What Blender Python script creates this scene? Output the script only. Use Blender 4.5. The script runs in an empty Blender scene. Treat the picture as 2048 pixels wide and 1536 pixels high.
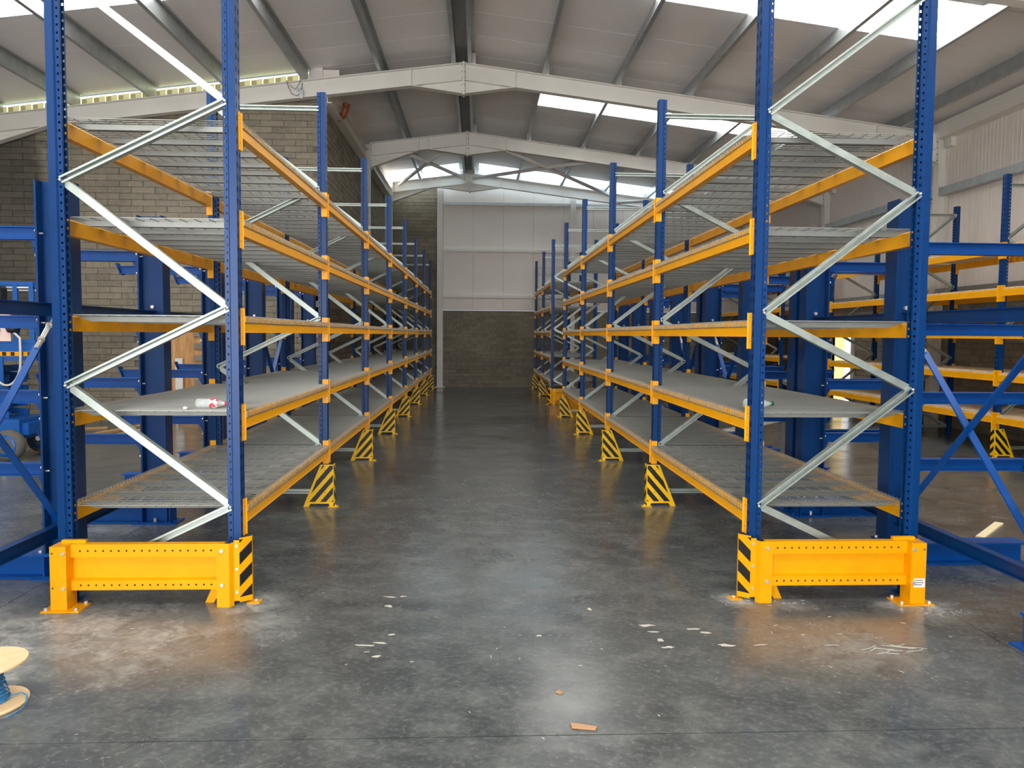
import bpy, math, random
from mathutils import Vector, Matrix
random.seed(7)
S = bpy.context.scene
COL = S.collection
# ------------------------------------------------------------------ camera
YAW, PITCH, ROLL = .0445, .0567, .0078
cd = bpy.data.cameras.new('camera'); cam = bpy.data.objects.new('camera', cd); COL.objects.link(cam)
cd.sensor_width = 36; cd.lens = 1500 * 36 / 2048; cd.shift_y = -12.8 / 2048; cd.clip_end = 200; cd.clip_start = .05
cy, sy, cp, sp, cr, sr = math.cos(YAW), math.sin(YAW), math.cos(PITCH), math.sin(PITCH), math.cos(ROLL), math.sin(ROLL)
R_ = Vector((cy, -sy, 0)); D_ = Vector((sy * cp, cy * cp, -sp)); U_ = Vector((sy * sp, cy * sp, cp))
ex = R_ * cr + U_ * sr; eu = U_ * cr - R_ * sr
M = Matrix((ex, eu, -D_)).transposed().to_4x4(); M.translation = Vector((0, 0, 1.755))
cam.matrix_world = M
S.camera = cam
# ------------------------------------------------------------------ light and exposure
W = bpy.data.worlds.new('sky'); S.world = W; W.use_nodes = True
wn = W.node_tree.nodes; wl = W.node_tree.links
bgn = wn['Background']; bgn.inputs[0].default_value = (.80, .90, 1, 1); bgn.inputs[1].default_value = 1.6
sun = bpy.data.lights.new('sun', 'SUN'); sun.energy = 45; sun.angle = math.radians(.6); sun.color = (1, .9, .74)
so = bpy.data.objects.new('sun', sun); COL.objects.link(so)
so.rotation_euler = Vector((-.70, -.72, -.21)).to_track_quat('-Z', 'Y').to_euler()
al = bpy.data.lights.new('daylight_of_open_gate', 'AREA'); al.shape = 'RECTANGLE'; al.size = 8.4; al.size_y = 4.4; al.energy = 1120; al.color = (1, .97, .92)
ao = bpy.data.objects.new('daylight_of_open_gate', al); COL.objects.link(ao); ao.location = (-2.0, -5.7, 2.3); ao.rotation_euler = (math.radians(104), 0, 0)
ROOFLIGHT = 8.5
vs = S.view_settings
vs.view_transform = 'Standard'; vs.look = 'None'; vs.gamma = 1; vs.use_curve_mapping = False; vs.exposure = 0.2
S.cycles.max_bounces = 8; S.cycles.diffuse_bounces = 5; S.cycles.glossy_bounces = 3; S.cycles.transmission_bounces = 6
S.cycles.use_denoising = True; S.cycles.sample_clamp_indirect = 6; S.cycles.caustics_reflective = False; S.cycles.caustics_refractive = False

# ------------------------------------------------------------------ materials
class NT:
    def __init__(s, m): s.t = m.node_tree; s.n = s.t.nodes; s.l = s.t.links
    def add(s, typ, **k):
        n = s.n.new(typ)
        for a, b in k.items():
            if a.startswith('i_'): n.inputs[a[2:].replace('_', ' ')].default_value = b
            else: setattr(n, a, b)
        return n
    def link(s, a, b): s.l.new(a, b)
    def mix(s, fac, a, b, blend='MIX'):
        n = s.add('ShaderNodeMix', data_type='RGBA', blend_type=blend)
        for sock, v in ((n.inputs[0], fac), (n.inputs[6], a), (n.inputs[7], b)):
            if isinstance(v, (int, float)): sock.default_value = v
            elif isinstance(v, tuple): sock.default_value = (*v, 1)
            else: s.link(v, sock)
        return n.outputs[2]
    def math(s, op, a, b=0., c=None):
        n = s.add('ShaderNodeMath', operation=op)
        for i, v in enumerate((a, b, c)):
            if v is None: continue
            if isinstance(v, (int, float)): n.inputs[i].default_value = v
            else: s.link(v, n.inputs[i])
        return n.outputs[0]
    def ramp(s, v, lo, hi, a=0., b=1.):
        n = s.add('ShaderNodeMapRange'); s.link(v, n.inputs[0])
        for i, x in enumerate((lo, hi, a, b)): n.inputs[i + 1].default_value = x
        return n.outputs[0]
    def noise(s, scale, detail=4, rough=.6, vec=None, dist=0.):
        n = s.add('ShaderNodeTexNoise'); n.inputs['Scale'].default_value = scale; n.inputs['Detail'].default_value = detail
        n.inputs['Roughness'].default_value = rough; n.inputs['Distortion'].default_value = dist
        if vec is not None: s.link(vec, n.inputs['Vector'])
        return n.outputs[0]

def lin(c):
    return tuple((x / 255 / 12.92) if x / 255 <= .04045 else ((x / 255 + .055) / 1.055) ** 2.4 for x in c)

def mat(name, rgb, rough=.5, metal=0., var=.0, scale=8., bump=0., rv=0., spec=.5, emit=0., trans=0., alpha=1.):
    m = bpy.data.materials.new(name); m.use_nodes = True; t = NT(m); b = t.n['Principled BSDF']
    c = lin(rgb); b.inputs['Base Color'].default_value = (*c, 1)
    b.inputs['Roughness'].default_value = rough; b.inputs['Metallic'].default_value = metal; b.inputs['Specular IOR Level'].default_value = spec
    if var or bump or rv:
        geo = t.add('ShaderNodeNewGeometry')
        no = t.noise(scale, 4, .6, geo.outputs['Position'])
        if var:
            f = t.ramp(no, .3, .7, 1 - var, 1 + var)
            mx = t.mix(1., c, f, 'MULTIPLY'); t.link(mx, b.inputs['Base Color'])
        if rv: t.link(t.ramp(no, .3, .7, rough - rv, rough + rv), b.inputs['Roughness'])
        if bump:
            bn = t.add('ShaderNodeBump'); bn.inputs['Strength'].default_value = bump; bn.inputs['Distance'].default_value = .01
            t.link(no, bn.inputs['Height']); t.link(bn.outputs[0], b.inputs['Normal'])
    if emit:
        b.inputs['Emission Color'].default_value = (*c, 1); b.inputs['Emission Strength'].default_value = emit
    if trans: b.inputs['Transmission Weight'].default_value = trans
    return m

BLUE = mat('blue_paint', (0, 55, 112), .36, var=.08, scale=5, spec=.32)
DBLUE = mat('blue_arm_paint', (2, 74, 152), .36, var=.08, scale=5, spec=.35)
ORANGE = mat('orange_paint', (255, 178, 0), .36, var=.05, scale=6)
YELLOW = mat('yellow_paint', (237, 163, 0), .42, var=.05, scale=7, spec=.25)
ZINC = mat('galvanised_steel', (180, 190, 184), .44, .75, var=.10, scale=14, rv=.06)
WIREM = mat('zinc_wire', (150, 152, 147), .45, .5)
CHANM = mat('galvanised_channel', (140, 142, 138), .5, .5, var=.07, scale=10)
PURLIN = mat('galvanised_purlin', (176, 182, 184), .38, .6, var=.12, scale=6)
GYEL = mat('guard_yellow_paint', (255, 200, 6), .4, var=.05, scale=7)
BLACKT = mat('black_tape', (22, 20, 20), .45)
HOLE = mat('dark_hole', (26, 18, 8), .8)
HOLEB = mat('dark_slot', (4, 12, 30), .8)
BOLT = mat('zinc_bolt', (226, 226, 220), .3, .6)
STEELW = mat('pale_painted_steel', (228, 226, 220), .5, var=.04, scale=2)
STEELG = mat('grey_primed_steel', (150, 146, 138), .55, var=.05, scale=3)
PANEL = mat('off_white_cladding', (232, 225, 219), .42, var=.03, scale=.7)
ROOFP = mat('pale_roof_liner', (246, 244, 244), .45, var=.04, scale=.8)
RIDGE = mat('grey_ridge_flashing', (160, 164, 164), .5)
LIGHTM = mat('rooflight_sheet', (255, 254, 250), .5, emit=ROOFLIGHT)
LIGHTB = mat('blue_rooflight_sheet', (222, 242, 255), .5, emit=ROOFLIGHT * .36)
GRP = mat('translucent_sheet', (214, 208, 160), .5, emit=.34)
GRPD = mat('translucent_sheet_lap', (168, 158, 118), .5, emit=.16)
GRPB = mat('bright_translucent_sheet', (236, 244, 214), .5, emit=1.4)
CHIP = mat('pale_timber_board', (226, 204, 170), .7, var=.12, scale=9)
TIMBER = mat('pine_timber', (206, 164, 112), .7, var=.16, scale=6)
RUBBER = mat('grey_rubber_tyre', (96, 94, 90), .8, var=.1, scale=30)
BLACKP = mat('black_plastic', (24, 24, 26), .5)
LIFTB = mat('lift_blue_paint', (2, 86, 168), .4, var=.06, scale=4)
PINKW = mat('pale_pink_board', (244, 214, 208), .6)
HOSE = mat('grey_hose', (206, 206, 198), .5)
CLAY = mat('orange_brown_pipe', (150, 78, 48), .5)
CABLE = mat('blue_cable', (60, 132, 186), .45, var=.12, scale=40)
PLYR = mat('reel_plywood', (232, 200, 154), .65, var=.08, scale=18)
REDC = mat('red_plastic', (206, 26, 40), .4)
REDL = mat('red_and_white_label', (236, 196, 196), .5)
GREENC = mat('green_plastic', (30, 100, 62), .4)
LABELW = mat('white_label', (236, 236, 232), .6)
INK = mat('grey_ink', (96, 96, 96), .7)
GLASS = mat('clear_bottle_plastic', (238, 244, 244), .12); GLASS.node_tree.nodes['Principled BSDF'].inputs['Alpha'].default_value = .34
CREAM = mat('cream_door_glow', (246, 222, 160), .5, emit=1.0)  # emission stands in for sunlight on the cream surface at the doorway
WHITEP = mat('white_plastic', (226, 226, 222), .5)
DUSTW = mat('white_debris', (196, 193, 180), .8)
CARD = mat('brown_cardboard', (186, 142, 106), .8)

def block_mat(name, rgb, mortar=False):
    m = bpy.data.materials.new(name); m.use_nodes = True; t = NT(m); b = t.n['Principled BSDF']
    geo = t.add('ShaderNodeNewGeometry'); oi = t.add('ShaderNodeObjectInfo')
    n1 = t.noise(9, 5, .7, geo.outputs['Position']); n2 = t.noise(1.1, 3, .6, geo.outputs['Position'])
    base = t.mix(1., lin(rgb), t.ramp(n1, .25, .75, .72, 1.25), 'MULTIPLY')
    base = t.mix(1., base, t.ramp(n2, .3, .7, .82, 1.15), 'MULTIPLY')
    isl = t.math('ADD', oi.outputs['Random'], geo.outputs['Random Per Island']); isl = t.math('FRACT', isl)
    base = t.mix(1., base, t.ramp(isl, 0, 1, .88, 1.13), 'MULTIPLY')
    base = t.mix(t.ramp(isl, .0, 1., .0, .25), base, lin((150, 140, 118)))
    # block colour darkens towards the far corner of the wall, on its upper part
    sx = t.add('ShaderNodeSeparateXYZ'); t.link(geo.outputs['Position'], sx.inputs[0])
    e = t.math('ADD', sx.outputs[0], t.math('MULTIPLY', n2, 1.6))
    dark_area = t.ramp(e, -7.75, -7.45, 1., 0.)
    hz = t.ramp(t.math('ADD', sx.outputs[2], t.math('MULTIPLY', n2, -1.)), 1.5, 1.9, 0., 1.)
    dark_area = t.math('MULTIPLY', dark_area, hz)
    base = t.mix(dark_area, base, t.mix(1., base, (.42, .43, .45), 'MULTIPLY'))
    t.link(base, b.inputs['Base Color']); b.inputs['Roughness'].default_value = .9
    bn = t.add('ShaderNodeBump'); bn.inputs['Strength'].default_value = .5; bn.inputs['Distance'].default_value = .01
    t.link(n1, bn.inputs['Height']); t.link(bn.outputs[0], b.inputs['Normal'])
    return m
BLOCK = block_mat('concrete_block', (134, 127, 113))
MORTAR = block_mat('mortar', (112, 105, 94))

def floor_mat():
    m = bpy.data.materials.new('dark_polished_concrete'); m.use_nodes = True; t = NT(m); b = t.n['Principled BSDF']
    geo = t.add('ShaderNodeNewGeometry'); P = geo.outputs['Position']
    sc = t.add('ShaderNodeMapping'); t.link(P, sc.inputs[0]); sc.inputs['Scale'].default_value = (1, 1.25, 1); sc.inputs['Rotation'].default_value = (0, 0, .5)
    V = sc.outputs[0]
    n1 = t.noise(.55, 6, .62, V, .6); n2 = t.noise(3.2, 8, .70, V, .25); n3 = t.noise(26, 5, .7, V); n4 = t.noise(1.3, 7, .66, V, .35)
    col = t.mix(t.ramp(n1, .36, .66), lin((64, 68, 70)), lin((90, 94, 94)))
    col = t.mix(t.ramp(n2, .44, .70, 0, .7), col, lin((118, 121, 118)))
    col = t.mix(t.ramp(n4, .56, .70, 0, .65), col, lin((48, 52, 54)))
    col = t.mix(t.ramp(n3, .50, .72, 0, .34), col, lin((150, 151, 146)))
    n5 = t.noise(4.5, 8, .72, V, 1.6)
    # pale drilling dust and worn patches lying round the bolted feet
    dust = None
    for (x, y, r, k) in ((-2.35, 4.4, .8, .7), (-1.9, 4.25, .6, .65), (-2.75, 4.5, .4, .95), (-1.45, 4.85, .3, .8), (-2.6, 4.05, .5, .95), (-3.2, 4.6, .6, .55), (-1.3, 4.55, .35, .5),
                         (1.75, 4.86, .20, .9), (2.05, 4.78, .2, .8), (2.95, 4.68, .28, .85), (2.75, 4.72, .18, .8), (2.1, 4.1, .55, .38),
                         (-1.62, 7.62, .32, .5), (1.85, 7.62, .32, .5), (-1.62, 10.4, .3, .4), (1.85, 10.4, .3, .4), (-1.2, 4.35, .25, .35), (-3.3, 6.8, .5, .4), (4.2, 7.6, .6, .25)):
        v = t.add('ShaderNodeVectorMath', operation='DISTANCE'); t.link(P, v.inputs[0]); v.inputs[1].default_value = (x, y, 0)
        d = t.ramp(t.math('ADD', v.outputs[1], t.math('MULTIPLY', t.math('SUBTRACT', n2, .5), r * 2.2)), r * .1, r, k, 0.)
        dust = d if dust is None else t.math('MAXIMUM', dust, d)
    dustn = t.math('MULTIPLY', dust, t.math('MULTIPLY', t.ramp(n3, .3, .6, .5, 1.), t.ramp(n5, .36, .60, .12, 1.)))
    col = t.mix(dustn, col, lin((198, 200, 194)))
    spk = t.noise(60, 2, .5, P); spm = t.math('MULTIPLY', t.ramp(spk, .74, .77), t.ramp(n1, .4, .6))
    col = t.mix(t.math('MULTIPLY', spm, .8), col, lin((210, 208, 198)))
    vo = t.add('ShaderNodeTexVoronoi', feature='DISTANCE_TO_EDGE'); vo.inputs['Scale'].default_value = 1.1
    wv = t.add('ShaderNodeVectorMath', operation='ADD'); t.link(V, wv.inputs[0])
    nz = t.add('ShaderNodeTexNoise'); nz.inputs['Scale'].default_value = 2.; t.link(V, nz.inputs['Vector']); t.link(nz.outputs[1], wv.inputs[1]); t.link(wv.outputs[0], vo.inputs['Vector'])
    scr = t.math('MULTIPLY', t.ramp(vo.outputs[0], .0, .006, 1., 0.), t.ramp(n4, .5, .6, 0., .16))
    col = t.mix(scr, col, lin((178, 178, 172)))
    t.link(col, b.inputs['Base Color'])
    r = t.ramp(n4, .3, .7, .08, .28); r = t.math('ADD', r, t.math('MULTIPLY', dust, .35)); r = t.math('ADD', r, t.ramp(n3, .4, .7, -.03, .06))
    t.link(r, b.inputs['Roughness']); b.inputs['Specular IOR Level'].default_value = .55
    bn = t.add('ShaderNodeBump'); bn.inputs['Strength'].default_value = .3; bn.inputs['Distance'].default_value = .006
    hh = t.math('ADD', t.math('MULTIPLY', n2, 1.), t.math('MULTIPLY', n3, .35)); t.link(hh, bn.inputs['Height']); t.link(bn.outputs[0], b.inputs['Normal'])
    return m
FLOOR = floor_mat()

def ply_mat():
    m = bpy.data.materials.new('knotty_plywood'); m.use_nodes = True; t = NT(m); b = t.n['Principled BSDF']
    geo = t.add('ShaderNodeNewGeometry'); mp = t.add('ShaderNodeMapping'); t.link(geo.outputs['Position'], mp.inputs[0]); mp.inputs['Scale'].default_value = (9, 9, .9)
    g = t.noise(2, 5, .6, mp.outputs[0], 1.5)
    vo = t.add('ShaderNodeTexVoronoi'); vo.inputs['Scale'].default_value = 2.6; t.link(geo.outputs['Position'], vo.inputs['Vector'])
    c = t.mix(t.ramp(g, .35, .7), lin((214, 166, 110)), lin((170, 116, 66)))
    c = t.mix(t.ramp(vo.outputs[0], .06, .12, .85, 0), c, lin((96, 52, 26)))
    t.link(c, b.inputs['Base Color']); b.inputs['Roughness'].default_value = .65
    return m
PLY = ply_mat()

# ------------------------------------------------------------------ mesh helpers
V3 = Vector
class MB:
    def __init__(s): s.v = []; s.f = []; s.m = []
    def face(s, pts, mi=0):
        k = len(s.v); s.v += [tuple(p) for p in pts]; s.f.append(tuple(range(k, k + len(pts)))); s.m.append(mi)
    def box(s, x0, x1, y0, y1, z0, z1, mi=0):
        k = len(s.v)
        s.v += [(x0, y0, z0), (x1, y0, z0), (x1, y1, z0), (x0, y1, z0), (x0, y0, z1), (x1, y0, z1), (x1, y1, z1), (x0, y1, z1)]
        for q in ((0, 3, 2, 1), (4, 5, 6, 7), (0, 1, 5, 4), (1, 2, 6, 5), (2, 3, 7, 6), (3, 0, 4, 7)): s.f.append(tuple(k + i for i in q)); s.m.append(mi)
        return s
    def sweep(s, poly, p, q, up=(0, 0, 1), mi=0, caps=True, closed=True, endoff=None):
        p, q = V3(p), V3(q); d = (q - p).normalized(); side = d.cross(V3(up)).normalized(); u = side.cross(d)
        k = len(s.v); n = len(poly)
        for i, o in enumerate((p, q)):
            for a, b in poly:
                s.v.append(tuple(o + side * a + u * b))
        for i in range(n if closed else n - 1):
            j = (i + 1) % n
            s.f.append((k + i, k + j, k + n + j, k + n + i)); s.m.append(mi)
        if caps and closed:
            s.f.append(tuple(range(k, k + n))[::-1]); s.m.append(mi); s.f.append(tuple(range(k + n, k + 2 * n))); s.m.append(mi)
        return s
    def bar(s, p, q, w, h, up=(0, 0, 1), mi=0):
        return s.sweep([(-w / 2, -h / 2), (w / 2, -h / 2), (w / 2, h / 2), (-w / 2, h / 2)], p, q, up, mi)
    def cyl(s, p, q, r, n=10, mi=0, r2=None):
        p, q = V3(p), V3(q); d = (q - p).normalized(); up = V3((0, 0, 1)) if abs(d.z) < .9 else V3((1, 0, 0))
        side = d.cross(up).normalized(); u = side.cross(d); k = len(s.v); r2 = r if r2 is None else r2
        for o, rr in ((p, r), (q, r2)):
            for i in range(n):
                a = 2 * math.pi * i / n; s.v.append(tuple(o + side * rr * math.cos(a) + u * rr * math.sin(a)))
        for i in range(n):
            j = (i + 1) % n; s.f.append((k + i, k + j, k + n + j, k + n + i)); s.m.append(mi)
        s.f.append(tuple(range(k, k + n))[::-1]); s.m.append(mi); s.f.append(tuple(range(k + n, k + 2 * n))); s.m.append(mi)
        return s
    def tube(s, pts, r, n=6, mi=0):
        pts = [V3(p) for p in pts]; k0 = len(s.v); prev = None
        for i, p in enumerate(pts):
            d = (pts[min(i + 1, len(pts) - 1)] - pts[max(i - 1, 0)]).normalized()
            up = V3((0, 0, 1)) if abs(d.z) < .95 else V3((1, 0, 0))
            side = d.cross(up).normalized()
            if prev is not None and side.dot(prev) < 0: side = -side
            prev = side; u = side.cross(d)
            for j in range(n):
                a = 2 * math.pi * j / n; s.v.append(tuple(p + side * r * math.cos(a) + u * r * math.sin(a)))
        for i in range(len(pts) - 1):
            for j in range(n):
                jj = (j + 1) % n; s.f.append((k0 + i * n + j, k0 + i * n + jj, k0 + (i + 1) * n + jj, k0 + (i + 1) * n + j)); s.m.append(mi)
        e = len(s.v); s.f.append(tuple(range(k0, k0 + n))[::-1]); s.m.append(mi); s.f.append(tuple(range(e - n, e))); s.m.append(mi)
        return s
    def lathe(s, prof, c, axis=(0, 0, 1), n=20, mi=0):
        ax = V3(axis).normalized(); up = V3((0, 0, 1)) if abs(ax.z) < .9 else V3((1, 0, 0)); a1 = ax.cross(up).normalized(); a2 = ax.cross(a1); c = V3(c); k = len(s.v)
        for (r, h) in prof:
            for i in range(n):
                a = 2 * math.pi * i / n; s.v.append(tuple(c + ax * h + a1 * r * math.cos(a) + a2 * r * math.sin(a)))
        for t in range(len(prof) - 1):
            for i in range(n):
                j = (i + 1) % n; s.f.append((k + t * n + i, k + t * n + j, k + (t + 1) * n + j, k + (t + 1) * n + i)); s.m.append(mi)
        return s
    def prism(s, poly, fn, a, b, mi=0):
        """poly of 2D points, fn(u, v, w) -> xyz, extruded w from a to b"""
        k = len(s.v); n = len(poly)
        for w in (a, b): s.v += [tuple(fn(u, v, w)) for u, v in poly]
        for i in range(n):
            j = (i + 1) % n; s.f.append((k + i, k + j, k + n + j, k + n + i)); s.m.append(mi)
        s.f.append(tuple(range(k, k + n))[::-1]); s.m.append(mi); s.f.append(tuple(range(k + n, k + 2 * n))); s.m.append(mi)
        return s
    def mesh(s, name, mats, smooth=False, fix=True):
        me = bpy.data.meshes.new(name); me.from_pydata(s.v, [], s.f)
        for m in (mats if isinstance(mats, (list, tuple)) else [mats]): me.materials.append(m)
        me.polygons.foreach_set('material_index', s.m)
        if fix:
            import bmesh
            bm = bmesh.new(); bm.from_mesh(me); bmesh.ops.recalc_face_normals(bm, faces=bm.faces[:]); bm.to_mesh(me); bm.free()
        if smooth: me.polygons.foreach_set('use_smooth', [True] * len(me.polygons))
        me.update(); return me

def obj(name, me, parent=None, loc=(0, 0, 0), rot=None, label=None, kind=None):
    o = bpy.data.objects.new(name, me); COL.objects.link(o); o.location = loc
    if rot: o.rotation_euler = rot
    if parent is not None: o.parent = parent
    if label: o['label'] = label
    if kind: o['kind'] = kind
    return o
def thing(name, label, cat, loc=(0, 0, 0), rz=0, group=None, me=None):
    o = obj(name, me, None, loc); o.rotation_euler = (0, 0, rz); o['label'] = label; o['category'] = cat
    if group: o['group'] = group
    return o
def struct(name, me=None, parent=None):
    return obj(name, me, parent, kind='structure')
IB = lambda w, h, tw, tf: [(-w/2, -h/2), (w/2, -h/2), (w/2, -h/2+tf), (tw/2, -h/2+tf), (tw/2, h/2-tf), (w/2, h/2-tf), (w/2, h/2), (-w/2, h/2), (-w/2, h/2-tf), (-tw/2, h/2-tf), (-tw/2, -h/2+tf), (-w/2, -h/2+tf)]
LC = lambda w, d, t, l: [(-w/2, 0), (w/2, 0), (w/2, d), (w/2-l, d), (w/2-l, d-t), (w/2-t, d-t), (w/2-t, t), (-w/2+t, t), (-w/2+t, d-t), (-w/2+l, d-t), (-w/2+l, d), (-w/2, d)]
CC = lambda w, d, t: [(-w/2, 0), (w/2, 0), (w/2, d), (w/2-t, d), (w/2-t, t), (-w/2+t, t), (-w/2+t, d), (-w/2, d)]   # channel: web at v=0, opens towards +v

# ------------------------------------------------------------------ building shell
XR, SL, SR, ZRIDGE = -.32, .131, .122, 6.97
FY = [-2.2, 3.4, 9.05, 14.8, 19.73, 24.66]
XRW, XLW, XIN, YBACK, YFRONT, YSTEP = 9.32, -9.65, -3.06, 25.2, -6.0, 15.0
def ztop(x): return ZRIDGE - (SR * (x - XR) if x > XR else SL * (XR - x))    # top of the rafters
def zroof(x): return ztop(x) + .26

floor = struct('floor', MB().box(XLW - .3, XRW + .3, YFRONT - .3, YBACK + .3, -.12, -.012).mesh('floor', HOLEB))
xs = [XLW - .3, -3.03, 3.03, XRW + .3]; ys = [YFRONT - .3, -2.8, 3.19, 9.3, 15.3, 20.4, YBACK + .3]
for i in range(3):
    for j in range(6):
        obj('slab', MB().box(xs[i] + .003, xs[i+1] - .003, ys[j] + .003, ys[j+1] - .003, -.012, 0).mesh('slab', FLOOR), floor)

# roof: liner panels one metre wide, purlins, ridge, rafters
ceiling = struct('ceiling')
strips = [(.4, 1.65), (5.4, 6.65), (10.35, 11.6), (16.5, 17.5)]  # first two strips are out of view, added to give more light
cuts = sorted(set([YFRONT + i for i in range(0, 32)] + [YBACK] + [c for s in strips for c in s] + [24.2]))
cc = [cuts[0]]
hard = [c for s in strips for c in s] + [24.2, YBACK]
for c in cuts[1:]:
    if c in hard:
        if c - cc[-1] < .45 and cc[-1] not in hard: cc[-1] = c
        else: cc.append(c)
    elif min(abs(c - h) for h in hard) > .45 and not any(s0 < c < s1 for s0, s1 in strips) and c < 24.2: cc.append(c)
def roofpiece(name, x0, x1, y0, y1, m, th=.08, lift=0.):
    mb = MB(); g = .006
    z0, z1 = zroof(x0) + lift, zroof(x1) + lift
    pts = [(x0, z0), (x1, z1), (x1, z1 + th), (x0, z0 + th)]
    mb.prism(pts, lambda u, v, w: (u, w, v), y0 + g, y1 - g)
    obj(name, mb.mesh(name, m), ceiling)
for a, b in zip(cc, cc[1:]):
    islight = any(abs(a - s0) < 1e-6 for s0, s1 in strips)
    third = a >= 24.19
    # slope towards the right-hand eaves
    if islight:
        roofpiece('roof_panel', XR, 1.25, a, b, ROOFP); roofpiece('rooflight', 1.25, 7.0, a, b, LIGHTM, .03); roofpiece('roof_panel', 7.0, XRW + .2, a, b, ROOFP)
    elif third:
        roofpiece('roof_panel', XR, XR + .3, a, b, ROOFP); roofpiece('rooflight', XR + .3, 7.0, a, b, LIGHTB, .03); roofpiece('roof_panel', 7.0, XRW + .2, a, b, ROOFP)
    else: roofpiece('roof_panel', XR, XRW + .2, a, b, ROOFP)
    xl = XLW - .2 if b <= YSTEP + .6 else XIN - .25
    if third:
        roofpiece('roof_panel', XR - .35, XR, a, b, ROOFP); roofpiece('rooflight', -2.75, XR - .35, a, b, LIGHTB, .03); roofpiece('roof_panel', xl, -2.75, a, b, ROOFP)
    elif islight and b < 15:
        roofpiece('roof_panel', -1.89, XR, a, b, ROOFP); roofpiece('rooflight', -7.57, -1.89, a, b, LIGHTM, .03); roofpiece('roof_panel', xl, -7.57, a, b, ROOFP)
    else: roofpiece('roof_panel', xl, XR, a, b, ROOFP)
# opaque backing just above so no sky leaks between the panel joints
mb = MB()
for (x0, x1) in ((XR, 1.2), (7.05, XRW + .2)):
    mb.prism([(x0, zroof(x0) + .09), (x1, zroof(x1) + .09), (x1, zroof(x1) + .12), (x0, zroof(x0) + .12)], lambda u, v, w: (u, w, v), YFRONT, YBACK)
mb.prism([(1.2, zroof(1.2) + .09), (7.05, zroof(7.05) + .09), (7.05, zroof(7.05) + .12), (1.2, zroof(1.2) + .12)], lambda u, v, w: (u, w, v), YFRONT, YBACK)
mb.prism([(XLW - .2, zroof(XLW - .2) + .09), (XR, zroof(XR) + .09), (XR, zroof(XR) + .12), (XLW - .2, zroof(XLW - .2) + .12)], lambda u, v, w: (u, w, v), YFRONT, YBACK)
obj('roof_skin', mb.mesh('roof_skin', RIDGE), ceiling)

ZP = [(-.065, 0), (.005, 0), (.005, .247), (.065, .247), (.065, .258), (-.005, .258), (-.005, .011), (-.065, .011)]
px = [XR - .15, XR + .15] + [XR + 1.57 + 1.42 * k for k in range(6)]
for k, x in enumerate(px):
    obj('purlin', MB().sweep(ZP, (x, YFRONT, ztop(x)), (x, YBACK - .02, ztop(x))).mesh('purlin', PURLIN), ceiling)
for k in range(6):
    x = XR - 1.57 - 1.44 * k; y1 = YBACK - .02 if x > XIN else YSTEP - .02
    obj('purlin', MB().sweep(ZP, (x, YFRONT, ztop(x)), (x, y1, ztop(x))).mesh('purlin', PURLIN), ceiling)
mb = MB()
mb.prism([(XR - .14, zroof(XR - .14) - .03), (XR, zroof(XR) - .03), (XR + .14, zroof(XR + .14) - .03), (XR + .14, zroof(XR + .14) - .02), (XR, zroof(XR) - .02), (XR - .14, zroof(XR - .14) - .02)], lambda u, v, w: (u, w, v), YFRONT, YBACK - .02)
obj('ridge_flashing', mb.mesh('ridge_flashing', RIDGE), ceiling)
# purlin cleats on the rafters
cleat = MB().box(-.035, .035, -.006, .006, 0, .22).mesh('purlin_cleat', STEELW)
for y in FY[2:]:
    for x in px + [XR - 1.57 - 1.44 * k for k in range(6)]:
        if x < XIN and y > 15: continue
        obj('purlin_cleat', cleat, ceiling, (x + (.045 if x > XR else -.045), y, ztop(x)))

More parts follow.
